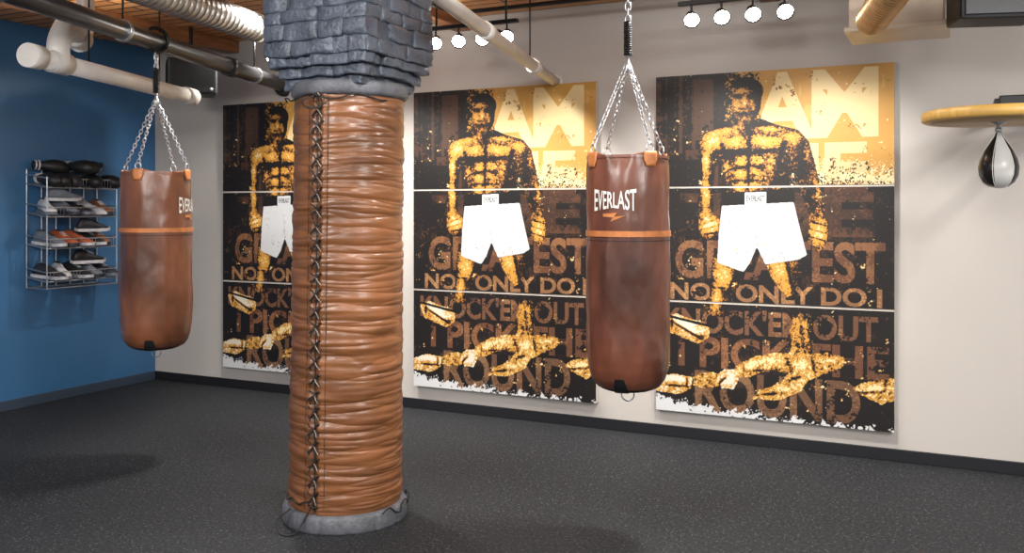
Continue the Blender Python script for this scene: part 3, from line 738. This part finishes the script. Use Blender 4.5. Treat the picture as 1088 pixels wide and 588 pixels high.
def shoe(parent, loc, yaw, up, sole, L_=0.27, pitch=0.0, side=0.0):
    secs = [(0.0, 0.020, 0.060), (0.02, 0.032, 0.095), (0.06, 0.036, 0.105), (0.10, 0.036, 0.098), (0.14, 0.038, 0.080), (0.18, 0.043, 0.063), (0.22, 0.045, 0.052), (0.25, 0.038, 0.042), (0.268, 0.022, 0.030), (0.272, 0.008, 0.022)]
    V, F = [], []; nS = 14
    for (x, w_, h) in secs:
        for k in range(nS):
            a = 2*math.pi*k/nS
            cy = math.copysign(abs(math.cos(a))**0.75, math.cos(a))*w_
            zz = 0.018+(h-0.018)*(0.5+0.5*math.copysign(abs(math.sin(a))**0.8, math.sin(a)))
            narrow = 1-0.35*max(0, (zz-0.05)/0.06)
            V.append((x, cy*narrow, zz))
    for i in range(len(secs)-1):
        for k in range(nS): F.append((i*nS+k, i*nS+(k+1) % nS, (i+1)*nS+(k+1) % nS, (i+1)*nS+k))
    F.append(tuple(range(nS))); F.append(tuple((len(secs)-1)*nS+k for k in range(nS)))
    e_up = mesh_obj('shoe_upper', V, F, shoe_mats[up], parent, smooth=True)
    V, F = [], []; out = [(x-0.004 if i == 0 else (x+0.006 if i == len(secs)-1 else x), w_+0.004) for i, (x, w_, _) in enumerate(secs)]
    ol = [(x, w_) for x, w_ in out]+[(x, -w_) for x, w_ in reversed(out)]
    nn = len(ol)
    for zz in (0.0, 0.022):
        for x, y in ol: V.append((x, y, zz+(0.010*max(0, (x-0.2)/0.07))))
    F.append(tuple(range(nn))); F.append(tuple(nn+k for k in range(nn)))
    for k in range(nn): F.append((k, (k+1) % nn, nn+(k+1) % nn, nn+k))
    e_s = mesh_obj('shoe_sole', V, F, shoe_mats[sole], parent)
    V = [(0.055+0.045*math.cos(2*math.pi*k/16), 0.021*math.sin(2*math.pi*k/16), 0.1065-0.05*max(0, 0.045*math.cos(2*math.pi*k/16))) for k in range(16)]
    e_o = mesh_obj('shoe_opening', V, [tuple(range(16))], shoe_mats['charcoal' if up != 'charcoal' else 'grey'], parent)
    laces = curve('shoe_laces', [[(x, -0.018, h+0.001), (x, 0, h+0.006), (x, 0.018, h+0.001)] for x, h in ((0.115, 0.090), (0.13, 0.084), (0.145, 0.078), (0.16, 0.071))], 0.0028, shoe_mats['white' if sole != 'white' or up == 'black' else 'charcoal'], parent)
    for o in (e_up, e_s, e_o, laces):
        o.location = loc; o.rotation_euler = (side, pitch, yaw); o.scale = (L_/0.27,)*3
def glove(parent, loc, rot, m, cuff):
    secs = [(0.00, .036, .034), (.05, .038, .036), (.085, .040, .038), (.12, .055, .050), (.17, .066, .060), (.22, .064, .060), (.26, .050, .048), (.285, .026, .026), (.292, .006, .006)]
    V, F = [], []; n_ = 18
    for i, (x, a_, b_) in enumerate(secs):
        for k in range(n_):
            t = 2*math.pi*k/n_; V.append((x, a_*math.cos(t), b_*math.sin(t)-0.012*max(0, (x-.1)/.19)**1.5))
    for i in range(len(secs)-1):
        for k in range(n_): F.append((i*n_+k, i*n_+(k+1) % n_, (i+1)*n_+(k+1) % n_, (i+1)*n_+k))
    F.append(tuple(range(n_))); F.append(tuple((len(secs)-1)*n_+k for k in range(n_)))
    o1 = mesh_obj('glove_mitt', V, F, m, parent, smooth=True)
    o2 = curve('glove_thumb', [[(.09, .035, .0), (.13, .062, .0), (.18, .072, -.006), (.205, .066, -.01)]], 0.022, m, parent, bez=True, res=8)
    o3 = curve('glove_cuff', [[(.045, .040*math.cos(t), .038*math.sin(t)) for t in [2*math.pi*q/20 for q in range(20)]]], 0.007, cuff, parent, cyclic=True)
    o4 = curve('glove_band', [[(.02, .038*math.cos(t), .036*math.sin(t)) for t in [2*math.pi*q/20 for q in range(20)]]], 0.006, cuff, parent, cyclic=True)
    for o in (o1, o2, o3, o4): o.location = loc; o.rotation_euler = rot; o.scale = (0.92,)*3
for i in range(5):
    glove(rk, (0.03+0.02*(i % 2), 0.07+0.122*i, 1.66+0.075), (random.uniform(-.6, .6), 0.08, random.uniform(-.35, .35)), shoe_mats['black' if i != 2 else 'charcoal'], shoe_mats['grey' if i % 2 else 'white'])
for y, yaw in ((0.12, 1.2), (0.30, 0.3), (0.52, -0.9)):
    glove(rk, (0.10-0.06*abs(math.sin(yaw)), y-0.1*math.sin(yaw), 1.835), (0.4, 0.05, yaw), shoe_mats['black'], shoe_mats['white'])
sets = [(1.44, ['white', 'grey', 'charcoal', 'white', 'tan'], ['grey', 'charcoal', 'grey', 'white', 'charcoal']),
        (1.20, ['grey', 'rust', 'rust', 'black', 'tan'], ['white', 'charcoal', 'white', 'white', 'black']),
        (0.95, ['charcoal', 'white', 'black', 'grey', 'charcoal'], ['white', 'grey', 'white', 'charcoal', 'grey'])]
for z_, ups, sl in sets:
    for i, (u, s_) in enumerate(zip(ups, sl)):
        y = 0.075+i*0.118
        yaw = random.uniform(-0.4, 0.4)
        shoe(rk, (0.018, y-0.1*math.sin(yaw), z_+0.034), yaw, u, s_, pitch=0.10, L_=0.285)
for (y, z_, u) in ((0.16, 1.44, 'grey'), (0.42, 1.20, 'charcoal'), (0.38, 0.95, 'black')):
    shoe(rk, (0.16, y-0.10, z_+0.125), 1.45, u, 'white', side=0.15, L_=0.27)

# ------------------------------------------------------------------ speed bag station
sb = empty('speed_bag_platform', (6.532, -0.918, 0))
lathe('drum_board', [(0.001, 1.918), (0.325, 1.918), (0.338, 1.925), (0.340, 1.945), (0.338, 1.965), (0.325, 1.972), (0.001, 1.972)], 72, M_board, sb)
M_dark = mat('board_underside', (186, 154, 110), 0.5, var=0.2, vscale=5, stretch=(1, 8, 1))
lathe('drum_underside', [(0.001, 1.9165), (0.30, 1.9165), (0.30, 1.9185)], 64, M_dark, sb)
box('backing_plate', (-0.17, -0.10, 1.972), (0.34, 0.16, 1.992), M_black, sb, bevel=0.006)
box('top_weight', (0.0, -0.08, 1.99), (0.34, 0.12, 2.035), M_black, sb, bevel=0.006)
for x in (-0.02, 0.26):
    box('arm', (x, -0.05, 1.985), (x+0.05, 0.905, 2.025), M_black, sb, bevel=0.005)
box('wall_mount', (0.02, 0.89, 1.97), (0.42, 0.917, 2.06), M_black, sb, bevel=0.006)
lathe('swivel', [(0.001, 1.920), (0.035, 1.920), (0.035, 1.910), (0.012, 1.904), (0.012, 1.885), (0.018, 1.878), (0.012, 1.868), (0.004, 1.86)], 24, M_steel, sb)
spd = lathe('speed_bag_bladder', [(0.003, 1.872), (0.012, 1.865), (0.020, 1.845), (0.040, 1.815), (0.066, 1.775), (0.083, 1.735), (0.090, 1.70), (0.086, 1.66), (0.070, 1.627), (0.045, 1.607), (0.02, 1.600), (0.001, 1.598)], 48, mat('black_glossy_leather', (28, 26, 28), 0.2, var=0.2, coat=0.5), sb)
spd.data.materials.append(mat('silver_leather', (206, 204, 200), 0.3, var=0.05))
for p in spd.data.polygons:       # alternate panels
    a = math.atan2(p.center.y, p.center.x) % (2*math.pi)
    p.material_index = 1 if int(((a-0.2) % (2*math.pi))/(math.pi/3)) % 3 == 1 else 0
strips = []
for k in range(6):
    a = k*math.pi/3+0.2; strips.append([(r*1.01*math.cos(a), r*1.01*math.sin(a), z) for r, z in [(0.014, 1.865), (0.022, 1.845), (0.041, 1.815), (0.067, 1.775), (0.084, 1.735), (0.091, 1.70), (0.087, 1.66), (0.071, 1.627), (0.046, 1.606)]])
curve('panel_piping', strips, 0.0016, M_white, sb)

# ------------------------------------------------------------------ camera
cd = bpy.data.cameras.new('Camera'); cam = bpy.data.objects.new('Camera', cd); scene.collection.objects.link(cam)
cam.location = (6.356, -5.895, 1.5); cam.rotation_euler = (math.radians(90), 0, math.asin(0.437))
cd.sensor_fit = 'HORIZONTAL'; cd.sensor_width = 36; cd.lens = 975/1088*36
cd.shift_y = -(294-222)/1088
scene.camera = cam
